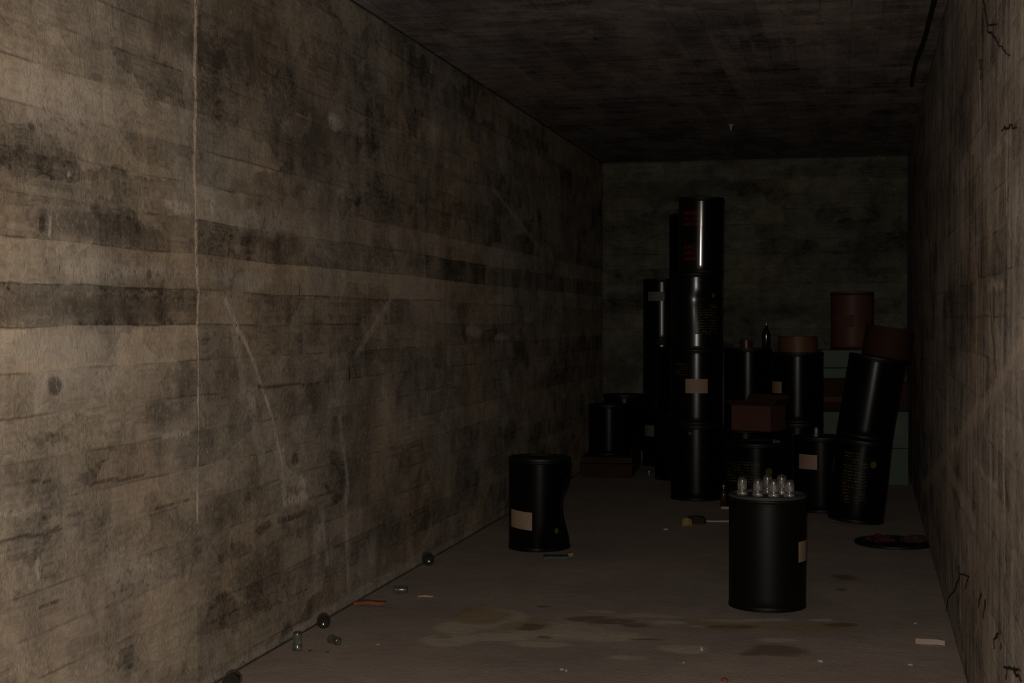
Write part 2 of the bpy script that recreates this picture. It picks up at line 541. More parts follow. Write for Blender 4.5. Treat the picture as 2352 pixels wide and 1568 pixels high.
def floor_mat():
    k = NT('dusty_concrete_floor')
    co = k.obj_co()
    flat = k.vm('MULTIPLY', co, (1, 1, 0))
    n1 = k.noise(flat, 1.2, 5, 0.6)
    n2 = k.noise(flat, 7, 5, 0.65)
    n3 = k.noise(flat, 60, 4, 0.7)
    val = k.math('ADD', 0.72, k.math('MULTIPLY', k.math('SUBTRACT', n1, 0.5), 0.55))
    val = k.math('ADD', val, k.math('MULTIPLY', k.math('SUBTRACT', n2, 0.5), 0.3))
    val = k.math('ADD', val, k.math('MULTIPLY', k.math('SUBTRACT', n3, 0.5), 0.35))
    base = k.mix(k.smooth(k.noise(flat, 0.9, 3), 0.4, 0.65), (0.42, 0.335, 0.285), (0.385, 0.325, 0.275))
    col = k.vm('SCALE', base, None, k.math('MULTIPLY', val, 1.3))
    for i, (kind, colr, amt, lst) in enumerate(floor_marks):
        at = k.n('ShaderNodeAttribute', attribute_name='mark_%d' % i)
        m = k.math('MULTIPLY', at.outputs['Fac'], k.math('MULTIPLY', k.smooth(n2, 0.2, 0.5), amt))
        col = k.mix(m, col, k.vm('SCALE', tuple(c_ * 0.80 for c_ in colr), None, k.math('ADD', 0.7, k.math('MULTIPLY', n3, 0.6))))
    # grit
    vo = k.n('ShaderNodeTexVoronoi', feature='F1'); k.put(vo.inputs['Vector'], flat); vo.inputs['Scale'].default_value = 5.5
    grit = k.smooth(k.math('SUBTRACT', 0.055, vo.outputs['Distance']), 0.0, 0.02)
    col = k.mix(k.math('MULTIPLY', grit, k.smooth(k.noise(flat, 2.0, 2), 0.5, 0.56)), col, (0.6, 0.52, 0.46))
    k.put(k.b.inputs['Base Color'], col)
    k.b.inputs['Roughness'].default_value = 0.85
    k.b.inputs['Specular IOR Level'].default_value = 0.2
    bp = k.n('ShaderNodeBump'); bp.inputs['Strength'].default_value = 0.6; bp.inputs['Distance'].default_value = 0.006
    k.put(bp.inputs['Height'], k.math('ADD', n3, k.math('MULTIPLY', n2, 1.5)))
    k.put(k.b.inputs['Normal'], bp.outputs[0])
    return k.m


M_floor = floor_mat()


def plain(name, col, rough_=0.5, spec=0.5, var=0.25, vs=12.0, metal=0.0, bump=0.0):
    k = NT(name)
    co = k.obj_co()
    n = k.noise(co, vs, 4, 0.6)
    c = k.vm('SCALE', tuple(c_ * 0.7 for c_ in col), None, k.math('ADD', 1 - var, k.math('MULTIPLY', n, 2 * var)))
    k.put(k.b.inputs['Base Color'], c)
    k.b.inputs['Roughness'].default_value = rough_
    k.b.inputs['Specular IOR Level'].default_value = spec
    k.b.inputs['Metallic'].default_value = metal
    if bump:
        bp = k.n('ShaderNodeBump'); bp.inputs['Strength'].default_value = 0.5; bp.inputs['Distance'].default_value = bump
        k.put(bp.inputs['Height'], k.noise(co, vs * 2, 4)); k.put(k.b.inputs['Normal'], bp.outputs[0])
    return k.m


def printed(name, ink, body, rough_, rows=(9.0, 46.0), amt=1.0, spec=0.13):
    """lines of worn lettering too small to read, printed on the drum's own surface"""
    k = NT(name)
    co = k.obj_co()
    sep = k.n('ShaderNodeSeparateXYZ'); k.put(sep.inputs[0], co)
    z = k.math('MULTIPLY', sep.outputs[2], rows[1])
    fz = k.math('FRACT', z)
    band = k.math('MULTIPLY', k.math('GREATER_THAN', fz, 0.3), k.math('LESS_THAN', fz, 0.8))
    line = k.math('FLOOR', z)
    g = k.noise(k.comb(k.math('MULTIPLY', sep.outputs[0], 90.0), k.math('MULTIPLY', line, 7.7), k.math('MULTIPLY', sep.outputs[2], 110)), 1.0, 2)
    m = k.math('MULTIPLY', band, k.smooth(g, 0.47, 0.53))
    m = k.math('MULTIPLY', m, k.smooth(k.noise(co, 14, 3), 0.3, 0.55))
    k.put(k.b.inputs['Base Color'], k.mix(k.math('MULTIPLY', m, amt), body, ink))
    k.b.inputs['Roughness'].default_value = rough_
    k.b.inputs['Specular IOR Level'].default_value = spec
    return k.m


BLK = (0.0035, 0.0036, 0.0034)
M_black = plain('black_lacquer', BLK, 0.26, 0.13, 0.35, 9)
M_black_crease = plain('creased_black_lacquer', BLK, 0.24, 0.55, 0.35, 9)
M_black_mid = plain('satin_black_lacquer', BLK, 0.24, 0.30, 0.35, 9)
M_black_shiny = plain('glossy_black_lacquer', BLK, 0.15, 0.85, 0.3, 9)
M_black_dull = plain('scuffed_black_lacquer', (0.0055, 0.0053, 0.0042), 0.42, 0.16, 0.3, 9)
M_lidblk = plain('black_painted_steel', (0.009, 0.0095, 0.0088), 0.5, 0.25, 0.35, 8)
M_lidgrey = plain('grey_steel_lid', (0.06, 0.055, 0.05), 0.6, 0.3, 0.35, 14)  # dark grey, lighter than the other drum lids
M_ring = plain('black_steel_band', (0.004, 0.0042, 0.004), 0.5, 0.2, 0.3, 20)
M_brown_fibre = plain('brown_fibreboard', (0.12, 0.05, 0.034), 0.5, 0.2, 0.3, 7)
M_brown_dark = plain('dark_brown_fibreboard', (0.045, 0.018, 0.007), 0.7, 0.1, 0.35, 7)
M_orange = plain('rusty_orange_tin', (0.15, 0.065, 0.033), 0.5, 0.3, 0.4, 9)
M_card = plain('brown_cardboard', (0.12, 0.052, 0.036), 0.85, 0.2, 0.25, 6, bump=0.002)
M_card_dark = plain('stained_cardboard', (0.055, 0.028, 0.016), 0.9, 0.2, 0.35, 5, bump=0.003)
M_green = plain('pale_green_carton', (0.125, 0.165, 0.135), 0.7, 0.3, 0.18, 6)
M_strap = plain('dark_strap', (0.03, 0.035, 0.03), 0.6, 0.3)
M_paper = plain('cream_paper_label', (0.40, 0.265, 0.175), 0.6, 0.4, 0.25, 16)
M_paper_dim = plain('grimy_paper_label', (0.20, 0.175, 0.135), 0.6, 0.3, 0.3, 16)
M_stain = plain('brown_stain', (0.30, 0.17, 0.09), 0.7)
M_yel = plain('yellow_emblem_ink', (0.12, 0.09, 0.005), 0.6, 0.1)
M_ptxt = printed('yellow_printed_lettering', (0.085, 0.066, 0.015), BLK, 0.3)
M_ptxt_white = printed('pale_printed_lettering', (0.05, 0.046, 0.025), BLK, 0.3)
M_red = printed('red_printed_lettering', (0.17, 0.010, 0.007), (0.022, 0.003, 0.003), 0.15, (6, 22), 1.0, 0.85)
M_wood = plain('splintered_wood', (0.62, 0.36, 0.24), 0.8, 0.2, 0.3, 30)
M_rustbrown = plain('rust_brown_metal', (0.27, 0.10, 0.045), 0.8, 0.2, 0.35, 25, bump=0.003)
M_root = plain('dark_root', (0.05, 0.032, 0.024), 0.9, 0.1, 0.3, 30)
M_cable = plain('black_cable_sheath', (0.01, 0.01, 0.01), 0.6, 0.3)
M_chalk = plain('pale_foam', (0.50, 0.39, 0.31), 0.9, 0.2, 0.2, 30, bump=0.002)
M_teal = plain('faded_teal_card', (0.10, 0.13, 0.12), 0.7, 0.2)
M_redrag = plain('dark_red_cloth', (0.075, 0.02, 0.02), 0.9, 0.1, 0.3, 10)
M_pebble = plain('pale_crumbled_plaster', (0.52, 0.46, 0.41), 0.9, 0.1, 0.2, 40)
M_amber = plain('amber_resin', (0.36, 0.24, 0.08), 0.35, 0.5, 0.3, 20)


def glass(name, tint, rough_=0.04, body=0.0):
    k = NT(name)
    k.b.inputs['Base Color'].default_value = (*tint, 1)
    k.b.inputs['Roughness'].default_value = rough_
    k.b.inputs['IOR'].default_value = 1.5
    k.b.inputs['Transmission Weight'].default_value = 1.0 - body
    k.b.inputs['Coat Weight'].default_value = 1.0
    k.b.inputs['Coat Roughness'].default_value = 0.16
    return k.m


M_glass = glass('clear_glass', (0.93, 0.93, 0.92), 0.02, 0.02)
M_glass_green = glass('greenish_glass', (0.62, 0.68, 0.58), 0.03, 0.03)
M_glass_dark = plain('dark_bottle_glass', (0.010, 0.012, 0.010), 0.16, 0.8)
M_glass_brown = plain('brown_bottle_glass', (0.05, 0.025, 0.015), 0.2, 0.6)
M_cap = plain('grey_metal_cap', (0.35, 0.35, 0.35), 0.35, 0.5, metal=0.6)


# ------------------------------------------------------------------ stains, tone patches and painted flash brightness as masks stored on fine wall meshes
def vnoise(x, y, seed):
    """smooth value noise in -1..1"""
    rs = np.random.RandomState(seed)
    g = rs.rand(256, 256) * 2 - 1
    xi = np.floor(x).astype(int); yi = np.floor(y).astype(int)
    fx = x - xi; fy = y - yi
    fx = fx * fx * (3 - 2 * fx); fy = fy * fy * (3 - 2 * fy)
    a = g[xi & 255, yi & 255]; b = g[(xi + 1) & 255, yi & 255]
    c = g[xi & 255, (yi + 1) & 255]; d = g[(xi + 1) & 255, (yi + 1) & 255]
    return (a * (1 - fx) + b * fx) * (1 - fy) + (c * (1 - fx) + d * fx) * fy


def fbm(x, y, f, seed, oct_=3):
    r = 0
    for o in range(oct_):
        r = r + vnoise(x * f * 2 ** o, y * f * 2 ** o, seed + o) * 0.5 ** o
    return r


def sstep(v, w):
    t = np.clip(v / w, 0, 1)
    return t * t * (3 - 2 * t)


def paint(u, v, lst, seed=0, warp=0.012, wf=7.0):
    m = np.zeros_like(u)
    du = u + fbm(u, v, wf, seed) * warp
    dv = v + fbm(u, v, wf, seed + 9) * warp
    for it in lst:
        if len(it) == 3:
            (ax, ay), (bx, by), w = it
            dx, dy = bx - ax, by - ay
            t = np.clip(((du - ax) * dx + (dv - ay) * dy) / max(dx * dx + dy * dy, 1e-9), 0, 1)
            d = np.hypot(du - ax - t * dx, dv - ay - t * dy)
            m = np.maximum(m, sstep(w - d, w * 0.6))
        else:
            (cx, cy), rx, ry, soft = it[:4]
            rot = it[4] if len(it) > 4 else 0.0
            X = du - cx; Y = dv - cy
            if rot:
                X, Y = X * math.cos(rot) + Y * math.sin(rot), -X * math.sin(rot) + Y * math.cos(rot)
            d = np.hypot(X / rx, Y / ry)
            rag = 1 + 0.25 * fbm(u, v, wf * 0.8, seed + 21)
            m = np.maximum(m, sstep(rag - d, soft))
    return m


def axis(breaks):
    """breaks: [(start, step), ..., (end, None)]"""
    out = []
    for (a, st), (b, _) in zip(breaks, breaks[1:]):
        n_ = max(1, int(round((b - a) / st)))
        out += [a + (b - a) * i / n_ for i in range(n_)]
    out.append(breaks[-1][0])
    return np.array(out)


def slab_mesh(name, U, V, pos, back, marks, mat, warp=0.012, wf=7.0):
    """a thick slab: a fine grid face carrying the stain and tone masks, with plain sides and back"""
    nu, nv = len(U), len(V)
    uu, vv = np.meshgrid(U, V, indexing='ij')
    P = pos(uu.ravel(), vv.ravel())
    n = nu * nv
    idx = np.arange(n).reshape(nu, nv)
    q = np.stack([idx[:-1, :-1], idx[1:, :-1], idx[1:, 1:], idx[:-1, 1:]], -1).reshape(-1, 4)
    c = [idx[0, 0], idx[-1, 0], idx[-1, -1], idx[0, -1]]
    B = P[c] + np.array(back)
    verts = np.vstack([P, B])
    loops = [list(map(int, f)) for f in ()]
    border = [list(idx[:, 0]), list(idx[-1, :]), list(idx[::-1, -1]), list(idx[0, ::-1])]
    bb = [(0, 1), (1, 2), (2, 3), (3, 0)]
    extra = [[n + 3, n + 2, n + 1, n]]
    for e, (i, j) in zip(border, bb):
        extra.append([int(k_) for k_ in e[::-1]] + [n + i, n + j])
    me = bpy.data.meshes.new(name)
    me.vertices.add(len(verts))
    me.vertices.foreach_set('co', verts.ravel())
    tot = q.size + sum(len(e) for e in extra)
    li = np.concatenate([q.ravel()] + [np.array(e) for e in extra]).astype(np.int32)
    me.loops.add(tot)
    me.loops.foreach_set('vertex_index', li)
    sizes = np.array([4] * len(q) + [len(e) for e in extra])
    starts = np.concatenate([[0], np.cumsum(sizes)[:-1]]).astype(np.int32)
    me.polygons.add(len(sizes))
    me.polygons.foreach_set('loop_start', starts)
    me.update(calc_edges=True)
    for i, mk in enumerate(marks):
        at = me.attributes.new('mark_%d' % i, 'FLOAT', 'POINT')
        val = np.zeros(len(verts), np.float32)
        val[:n] = paint(uu, vv, mk[3], i * 31 + len(name), warp, wf).ravel()
        at.data.foreach_set('value', val)
    me.materials.append(mat)
    o = bpy.data.objects.new(name, me)
    link(o)
    o['kind'] = 'structure'
    return o


# ------------------------------------------------------------------ the room
T = 0.3
Y0 = -2.0
RX = max(FR.x, BR.x) + T
UL = axis([(Y0, 0.5), (3.4, 0.008), (7.0, 0.012), (10.0, 0.03), (BY, None)])
VL = axis([(0, 0.0095), (CEIL, None)])
slab_mesh('wall_left', UL, VL, lambda u, v: np.stack([np.full_like(u, LX), u, v], 1), (-T, 0, 0), left_marks, M_left, 0.010)
URr = axis([(Y0, 0.5), (3.4, 0.014), (8.0, 0.03), (BY, None)])
VR = axis([(0, 0.014), (CEIL, None)])
slab_mesh('wall_right', URr, VR, lambda u, v: np.stack([FR.x + (BR.x - FR.x) * (u - FR.y) / (BR.y - FR.y), u, v], 1)[:, :], (T, 0, 0), right_marks, M_right, 0.02)
UB = axis([(LX, 0.03), (BR.x, None)]); VB = axis([(0, 0.03), (CEIL, None)])
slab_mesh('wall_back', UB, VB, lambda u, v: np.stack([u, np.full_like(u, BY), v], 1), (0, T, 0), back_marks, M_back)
UC = axis([(Y0, 0.5), (6.0, 0.02), (BY, None)]); VC = axis([(LX, 0.02), (RX, None)])
slab_mesh('ceiling', UC, VC, lambda u, v: np.stack([v, u, np.full_like(u, CEIL)], 1), (0, 0, T), ceil_marks, M_ceil)
UF = axis([(Y0, 0.5), (5.3, 0.011), (8.0, 0.06), (BY, None)]); VF = axis([(LX, 0.02), (-1.9, 0.012), (0.6, 0.02), (RX, None)])
slab_mesh('floor', UF, VF, lambda u, v: np.stack([v, u, np.zeros_like(u)], 1), (0, 0, -T), floor_marks, M_floor, 0.03, 4.0)


# ------------------------------------------------------------------ drums
def make_dent(dents):
    def f(co):
        r = math.hypot(co.x, co.y)
        if r < 1e-5:
            return co
        ph = math.atan2(co.x, -co.y)
        out = Vector(co)
        for (p, z, wp, wz, dep) in dents:
            dp = (ph - math.radians(p) + PI) % (2 * PI) - PI
            g = math.exp(-(dp / math.radians(wp)) ** 2 - ((co.z - z) / wz) ** 2)
            s = dep * g * (r / (r + 0.02))
            out.x -= s * co.x / r
            out.y -= s * co.y / r
        return out
    return f


def patch(r, a0, a1, z0, z1, deform=None, na=16, nz=6, slant=0.0, th=0.0008):
    bm = bmesh.new()
    g = []
    for layer in (0, 1):
        rows_ = []
        for j in range(nz + 1):
            z = z0 + (z1 - z0) * j / nz
            row = []
            for i in range(na + 1):
                t = i / na
                a = math.radians(a0 + (a1 - a0) * t)
                rr = r + 0.0006 + th * layer
                co = Vector((rr * math.sin(a), -rr * math.cos(a), z - slant * t))
                if deform: co = deform(co)
                row.append(bm.verts.new(co))
            rows_.append(row)
        g.append(rows_)
    for L in (0, 1):
        for j in range(nz):
            for i in range(na):
                q = (g[L][j][i], g[L][j][i + 1], g[L][j + 1][i + 1], g[L][j + 1][i])
                bm.faces.new(q if L else q[::-1])
    for i in range(na):
        bm.faces.new((g[0][0][i], g[0][0][i + 1], g[1][0][i + 1], g[1][0][i]))
        bm.faces.new((g[0][nz][i + 1], g[0][nz][i], g[1][nz][i], g[1][nz][i + 1]))
    for j in range(nz):
        bm.faces.new((g[0][j + 1][0], g[0][j][0], g[1][j][0], g[1][j + 1][0]))
        bm.faces.new((g[0][j][na], g[0][j + 1][na], g[1][j + 1][na], g[1][j][na]))
    return bm


def disc_patch(r, a, z, rad, deform=None):
    bm = bmesh.new()
    n = 20
    for L in (0, 1):
        rr = r + 0.0006 + 0.0008 * L
        vs = []
        for i in range(n):
            t = 2 * PI * i / n
            aa = math.radians(a) + rad * math.cos(t) / r
            co = Vector((rr * math.sin(aa), -rr * math.cos(aa), z + rad * math.sin(t)))
            if deform: co = deform(co)
            vs.append(bm.verts.new(co))
        bm.faces.new(vs)
        if L:
            for i in range(n):
                bm.faces.new((prev[i], prev[(i + 1) % n], vs[(i + 1) % n], vs[i]))
        prev = vs
    return bm


def drum(label, loc, w, h, mat=None, labels=(), discs=(), texts=(), dents=(), rot=None, tilt=None, lid=None, group=None,
         name='fibre_drum', ring=None, spin=0.0):
    mat = mat or M_black
    R = w / 2
    loc = Vector(loc)
    rz = face_cam(loc) if rot is None else rot
    t = thing(name, label, 'drum', loc, (0, 0, rz), group)
    if tilt:                                           # (degrees to the right, degrees away)
        m = Matrix.Rotation(math.radians(tilt[0]), 4, 'Y') @ Matrix.Rotation(math.radians(-tilt[1]), 4, 'X')
        t.rotation_euler = (Matrix.Rotation(rz, 4, 'Z') @ m).to_euler()
    df = make_dent(dents) if dents else None
    n = 72
    nz = 36 if dents else 10
    prof = [(0, 0.012), (R - 0.022, 0.012), (R - 0.016, 0.001), (R - 0.004, 0.003), (R, 0.012)]
    prof += [(R, 0.012 + (h - 0.045 - 0.012) * i / nz) for i in range(1, nz + 1)]
    prof += [(R - 0.006, h - 0.044), (R - 0.006, h - 0.03), (0, h - 0.03)]
    obj('body', lathe(prof, n, df), mat, t)
    # lower chime
    ch = [(R + 0.0005, 0.004), (R + 0.0015, 0.008), (R + 0.0015, 0.020), (R + 0.0005, 0.024)]
    obj('bottom_ring', lathe(ch + [ch[0]], n, df), ring or M_ring, t)
    lidp = [(0, h - 0.014), (R - 0.018, h - 0.014), (R - 0.014, h - 0.004), (R - 0.006, h), (R + 0.001, h - 0.003), (R + 0.002, h - 0.016),
            (R - 0.003, h - 0.019), (0, h - 0.022)]
    obj('lid', lathe(lidp, n, df), lid or M_lidblk, t)
    rp = [(R + 0.0005, h - 0.034), (R + 0.003, h - 0.031), (R + 0.0035, h - 0.025), (R + 0.002, h - 0.0195), (R - 0.001, h - 0.0195), (R - 0.001, h - 0.034)]
    obj('locking_ring', lathe(rp + [rp[0]], n, df), ring or M_ring, t)
    for L in labels:
        a0, a1, z0, z1 = L[:4]
        m = L[4] if len(L) > 4 else M_paper
        sl = L[5] if len(L) > 5 else 0.0
        obj('paper_label', patch(R, a0, a1, z0, z1, df, slant=sl), m, t, label='cream paper label pasted on the drum')
    for a, z, rad in discs:
        obj('printed_emblem', disc_patch(R, a, z, rad, df), M_yel, t, label='small round yellow printed emblem')
    for a0, a1, z0, z1, m, lb in texts:
        obj('printed_lettering', patch(R, a0, a1, z0, z1, df, th=0.0004), m, t, label=lb)
    return t


YT = 'worn yellow printed lettering'
# front drum
pf = floor_at(1762, 1391)
FDW, FDH = 0.387, 0.574
drum('large black drum nearest the camera, with a row of glass jars on its lid', pf, FDW, FDH, mat=M_black_dull, lid=M_lidgrey,
     labels=[(52, 104, 0.245, 0.347)])
# dented drum standing alone by the left wall
pd = floor_at(1240, 1258)
drum('dented black drum with cream label standing alone near left wall', pd, 0.398, 0.585,
     labels=[(-64, -14, 0.150, 0.262, M_paper, 0.012)], discs=[(33, 0.133, 0.017)],
     dents=[(86, 0.27, 38, 0.15, 0.075), (20, 0.0, 16, 0.10, 0.022), (60, 0.02, 22, 0.16, 0.02)])

# tall stack
ps = ground(1600, 11.67)
SW, SH = 0.417, 0.609
RV0 = Vector((math.cos(face_cam(ps)), math.sin(face_cam(ps)), 0))
G1 = 'drums in the tall front stack'
drum('black drum on the floor, bottom of the tallest stack', ps, SW, SH, mat=M_black_mid, discs=[(-14, 0.545, 0.014)], group=G1)
drum('black drum second from bottom of tallest stack, large cream label facing front', ps + Vector((0.0, 0, SH)), SW, SH, mat=M_black_mid,
     labels=[(-25, 25, 0.258, 0.371)], texts=[(-55, -20, 0.40, 0.50, M_ptxt, YT)], group=G1)
drum('creased black drum third from bottom of tallest stack, yellow lettering', ps + Vector((0.0, 0, 2 * SH)), SW, SH, mat=M_black_crease,
     texts=[(-5, 50, 0.12, 0.36, M_ptxt, YT)], discs=[(40, 0.43, 0.018)],
     dents=[(14, 0.40, 26, 0.05, 0.012), (-10, 0.55, 20, 0.12, -0.003), (16, 0.30, 20, 0.09, 0.006)], group=G1)
drum('black drum at the very top of tallest stack, red lettering', ps + RV0 * 0.030 + Vector((0, 0, 3 * SH + 0.005)), 0.365, SH, mat=M_black_shiny,
     texts=[(-50, 2, 0.375, 0.50, M_red, 'worn red printed lettering'), (-48, -8, 0.10, 0.24, M_red, 'worn red printed lettering')], tilt=(0.6, -2.0), group=G1)
# second stack half hidden behind it
for i, (cx, lb) in enumerate(((1556, 'black drum on floor, half hidden behind left side of the tallest stack'),
                              (1562, 'second drum up in the stack half hidden behind the tallest one'),
                              (1582, 'third drum up in the stack half hidden behind the tallest one'),
                              (1588, 'top drum of half hidden stack, just left of the topmost red lettered drum'))):
    drum(lb, ground(cx, 13.1) + Vector((0, 0, 0.602 * i)), 0.405, 0.602, group='drums in the half hidden stack')
# stack at the back wall
for i, lb in enumerate(('bottom drum of shorter stack left of the tallest, at back wall, small pale label',
                        'middle drum of shorter stack left of the tallest, at back wall',
                        'top drum of shorter stack at back wall, dim label beside its highlight')):
    drum(lb, ground(1520, 14.35) + Vector((0, 0, 0.62 * i)), 0.372, 0.62, mat=M_black_mid,
         labels=[(-62, -24, 0.30, 0.41, M_paper_dim)] if i == 0 else ([(-46, 8, 0.40, 0.49, M_paper_dim)] if i == 2 else []), group='drums in the shorter stack')
# flattened boxes in the far left corner with two drums on them
pc = ground(1410, 13.55)
t = thing('cardboard_box', 'low dark brown cardboard box under drums in far left corner', 'box', pc, (0, 0, 0.06))
bm = bevel(box_bm(-0.27, 0.20, -0.33, 0.70, 0.0, 0.185), 0.008)
obj('carton', bm, M_card_dark, t, smooth=False)
bm = box_bm(-0.25, 0.24, -0.47, -0.335, 0.13, 0.137)
obj('flap', rough(bm, 0.006, 4), M_card_dark, t, smooth=False)
p1 = ground(1399, 13.55); p1.z = 0.186
drum('short black drum left on low cardboard box in far left corner', p1, 0.385, 0.475)
p2 = ground(1434, 14.12); p2.z = 0.186
drum('black drum on low cardboard box, at the back wall behind the short one', p2, 0.41, 0.54, discs=[(-38, 0.28, 0.012)])

# right hand group
pg = ground(1738, 11.25)
drum('squat wide black drum behind the front one, yellow lettering and emblem', pg, 0.505, 0.50,
     discs=[(22, 0.285, 0.03)], texts=[(-62, -8, 0.19, 0.36, M_ptxt, YT), (-12, 6, 0.14, 0.36, M_ptxt_white, YT)])
ph5 = ground(1713, 11.88)
drum('black drum under the open brown cardboard box', ph5, 0.385, 0.56)
ph1 = ground(1718, 12.75)
drum('black drum on floor behind the open cardboard box, bottom of two', ph1, 0.417, 0.602)
drum('black drum rising behind the open cardboard box, red can on its lid', ph1 + Vector((0, 0, 0.602)), 0.417, 0.602)
ph2 = ground(1832, 12.12)
drum('black drum on floor carrying the one with orange tub on top', ph2, 0.430, 0.591)
drum('black drum with orange tub on its lid, right of the cardboard box', ph2 + Vector((0, 0, 0.591)), 0.430, 0.591,
     labels=[(-76, -37, 0.248, 0.345)])
ph3 = floor_at(1885, 1172)
drum('black drum right behind the front drum, pinkish cream label', ph3, 0.398, 0.572, labels=[(-54, -8, 0.33, 0.44)])

# leaning pair
pm = floor_at(1965, 1200)
mps = pm.length and (pm - EYE).dot(FWD) / F
rz = face_cam(pm)
RV = Vector((math.cos(rz), math.sin(rz), 0))
ML = 0.585
ta = 5.5
lift = math.sin(math.radians(ta)) * 0.195
drum('black drum leaning right beside the wall, yellow lettering, bottom of two', pm + Vector((0, 0, lift)), 0.392, ML, tilt=(ta, 0), rot=rz,
     discs=[(24, 0.425, 0.024)], texts=[(-38, 0, 0.14, 0.50, M_ptxt, YT), (-6, 14, 0.16, 0.44, M_ptxt_white, YT)])
top = pm + Vector((0, 0, lift)) + RV * (math.sin(math.radians(ta)) * ML) + Vector((0, 0, math.cos(math.radians(ta)) * ML + 0.011))
tb = 9.0
drum('black drum leaning right, upper of the leaning pair', top, 0.392, ML, tilt=(tb, 0), rot=rz)
top2 = top + RV * (math.sin(math.radians(tb)) * ML) + Vector((0, 0, math.cos(math.radians(tb)) * ML))
# brown tub on top of it
tubm = top2 + RV * 0.055 + Vector((0, 0, -0.004))


def tub(name, label, loc, w, h, mat, rot=None, tilt=None, labels=(), lidm=None):
    loc = Vector(loc)
    rz_ = face_cam(loc) if rot is None else rot
    t_ = thing(name, label, 'tub', loc, (0, 0, rz_))
    if tilt:
        t_.rotation_euler = (Matrix.Rotation(rz_, 4, 'Z') @ Matrix.Rotation(math.radians(tilt), 4, 'Y')).to_euler()
    R = w / 2
    obj('body', lathe([(0, 0.004), (R - 0.01, 0.004), (R - 0.006, 0), (R, 0.006), (R, h * 0.5), (R, h - 0.02), (R - 0.004, h - 0.016), (0, h - 0.016)], 56), mat, t_)
    obj('lid', lathe([(0, h - 0.006), (R - 0.012, h - 0.006), (R - 0.008, h), (R + 0.002, h - 0.002), (R + 0.003, h - 0.028), (R - 0.002, h - 0.029), (0, h - 0.012)], 56), lidm or mat, t_)
    for a0, a1, z0, z1, m in labels:
        obj('paper_label', patch(R, a0, a1, z0, z1), m, t_, label='pale paper label pasted on the side')
    return t_


tub('brown_tub', 'dark brown tub tilted on top of the leaning drums by right wall', tubm, 0.335, 0.215, M_brown_dark, rot=rz, tilt=tb)
tub('orange_tub', 'low rusty orange round tub on a black drum lid', ph2 + Vector((0, 0, 1.182 - 0.0135)), 0.32, 0.147, M_orange)
rc = ph1 + Vector((-0.015, 0.0, 1.204 - 0.013))
tub('red_can', 'small dark red can on lid behind the cardboard box', rc, 0.105, 0.082, plain('dark_red_tin', (0.10, 0.02, 0.018), 0.4))

# green cartons
gz = [0.0, 0.325, 0.65, 0.94, 1.19]
u0 = ground(1888, 12.6); u1 = ground(1986, 12.6); u2 = ground(1991, 12.6); u3 = ground(2088, 12.6)
gr = math.atan2(RGT.y, RGT.x) * 0.15


def carton(label, a, b, z0, z1, mat, depth=0.40, strap=False, lab=None, dz=0.0, rz_=0.0):
    c = (a + b) / 2
    w = (b - a).length
    ang = math.atan2((b - a).y, (b - a).x) + rz_
    dv = Vector((-math.sin(ang), math.cos(ang), 0))
    t_ = thing('carton', label, 'box', c + dv * depth / 2 + Vector((0, 0, z0 + 0.001)), (0, 0, ang))
    h = z1 - z0 - 0.004
    obj('case', bevel(box_bm(-w / 2, w / 2, -depth / 2, depth / 2, 0, h), 0.006), mat, t_, smooth=False)
    if strap:
        obj('strap', box_bm(-w / 2 - 0.002, w / 2 + 0.002, -depth / 2 - 0.002, depth / 2 + 0.002, h * 0.34, h * 0.34 + 0.014), M_strap, t_, smooth=False)
    if lab:
        x0, x1, zz0, zz1, m = lab
        obj('paper_label', box_bm(x0, x1, -depth / 2 - 0.0012, -depth / 2 - 0.0002, zz0, zz1), m, t_, smooth=False, label='small pinkish paper label')
    return t_


carton('pale green carton on floor, bottom of left column behind leaning drums', u0, u1, gz[0], gz[1], M_green)
carton('pale green carton second from bottom of left column behind leaning drums', u0, u1, gz[1], gz[2], M_green, rz_=0.02)
carton('brown carton with light stripe between green ones, left of leaning drums', u0, u1, gz[2], gz[3], M_brown_dark,
       lab=(-0.17, 0.12, 0.085, 0.125, M_card))
carton('pale green strapped carton topmost, under the tall brown drum', u0, u1, gz[3], gz[4], M_green, strap=True)
carton('pale green carton on the floor nearest the right wall', u2, u3, gz[0], gz[1], M_green)
carton('pale green carton with pinkish label by right wall, second from floor', u2, u3, gz[1], gz[2], M_green, rz_=0.0,
       lab=(0.06, 0.13, 0.12, 0.225, M_paper_dim))
carton('dark brown carton on green ones next to the right wall', u2, u3, gz[2], gz[3] - 0.03, M_card_dark)
# brown drum on the cartons
pk = ground(1957, 12.83)
drum('tall reddish brown drum with pale label on top of green cartons', pk + Vector((0, 0, gz[4] - 0.002)), 0.375, 0.515, mat=M_brown_fibre, lid=M_brown_fibre,
     ring=M_brown_dark, labels=[(-40, 6, 0.20, 0.31, M_card)])

# open cardboard box
pb = ground(1742, 11.60) + Vector((0, 0, 0.561))
ob = thing('cardboard_box', 'open brown cardboard box with spread flaps on a black drum', 'box', pb, (0, 0, face_cam(pb) - math.radians(25)))
bw, bd, bh, th = 0.35, 0.27, 0.205, 0.006
bm = box_bm(-bw / 2, bw / 2, -bd / 2, bd / 2, 0, th)
box_bm(-bw / 2, bw / 2, -bd / 2, -bd / 2 + th, 0, bh, bm)
box_bm(-bw / 2, bw / 2, bd / 2 - th, bd / 2, 0, bh, bm)
box_bm(-bw / 2, -bw / 2 + th, -bd / 2, bd / 2, 0, bh, bm)
box_bm(bw / 2 - th, bw / 2, -bd / 2, bd / 2, 0, bh, bm)
obj('box_walls', bm, M_card, ob, smooth=False)


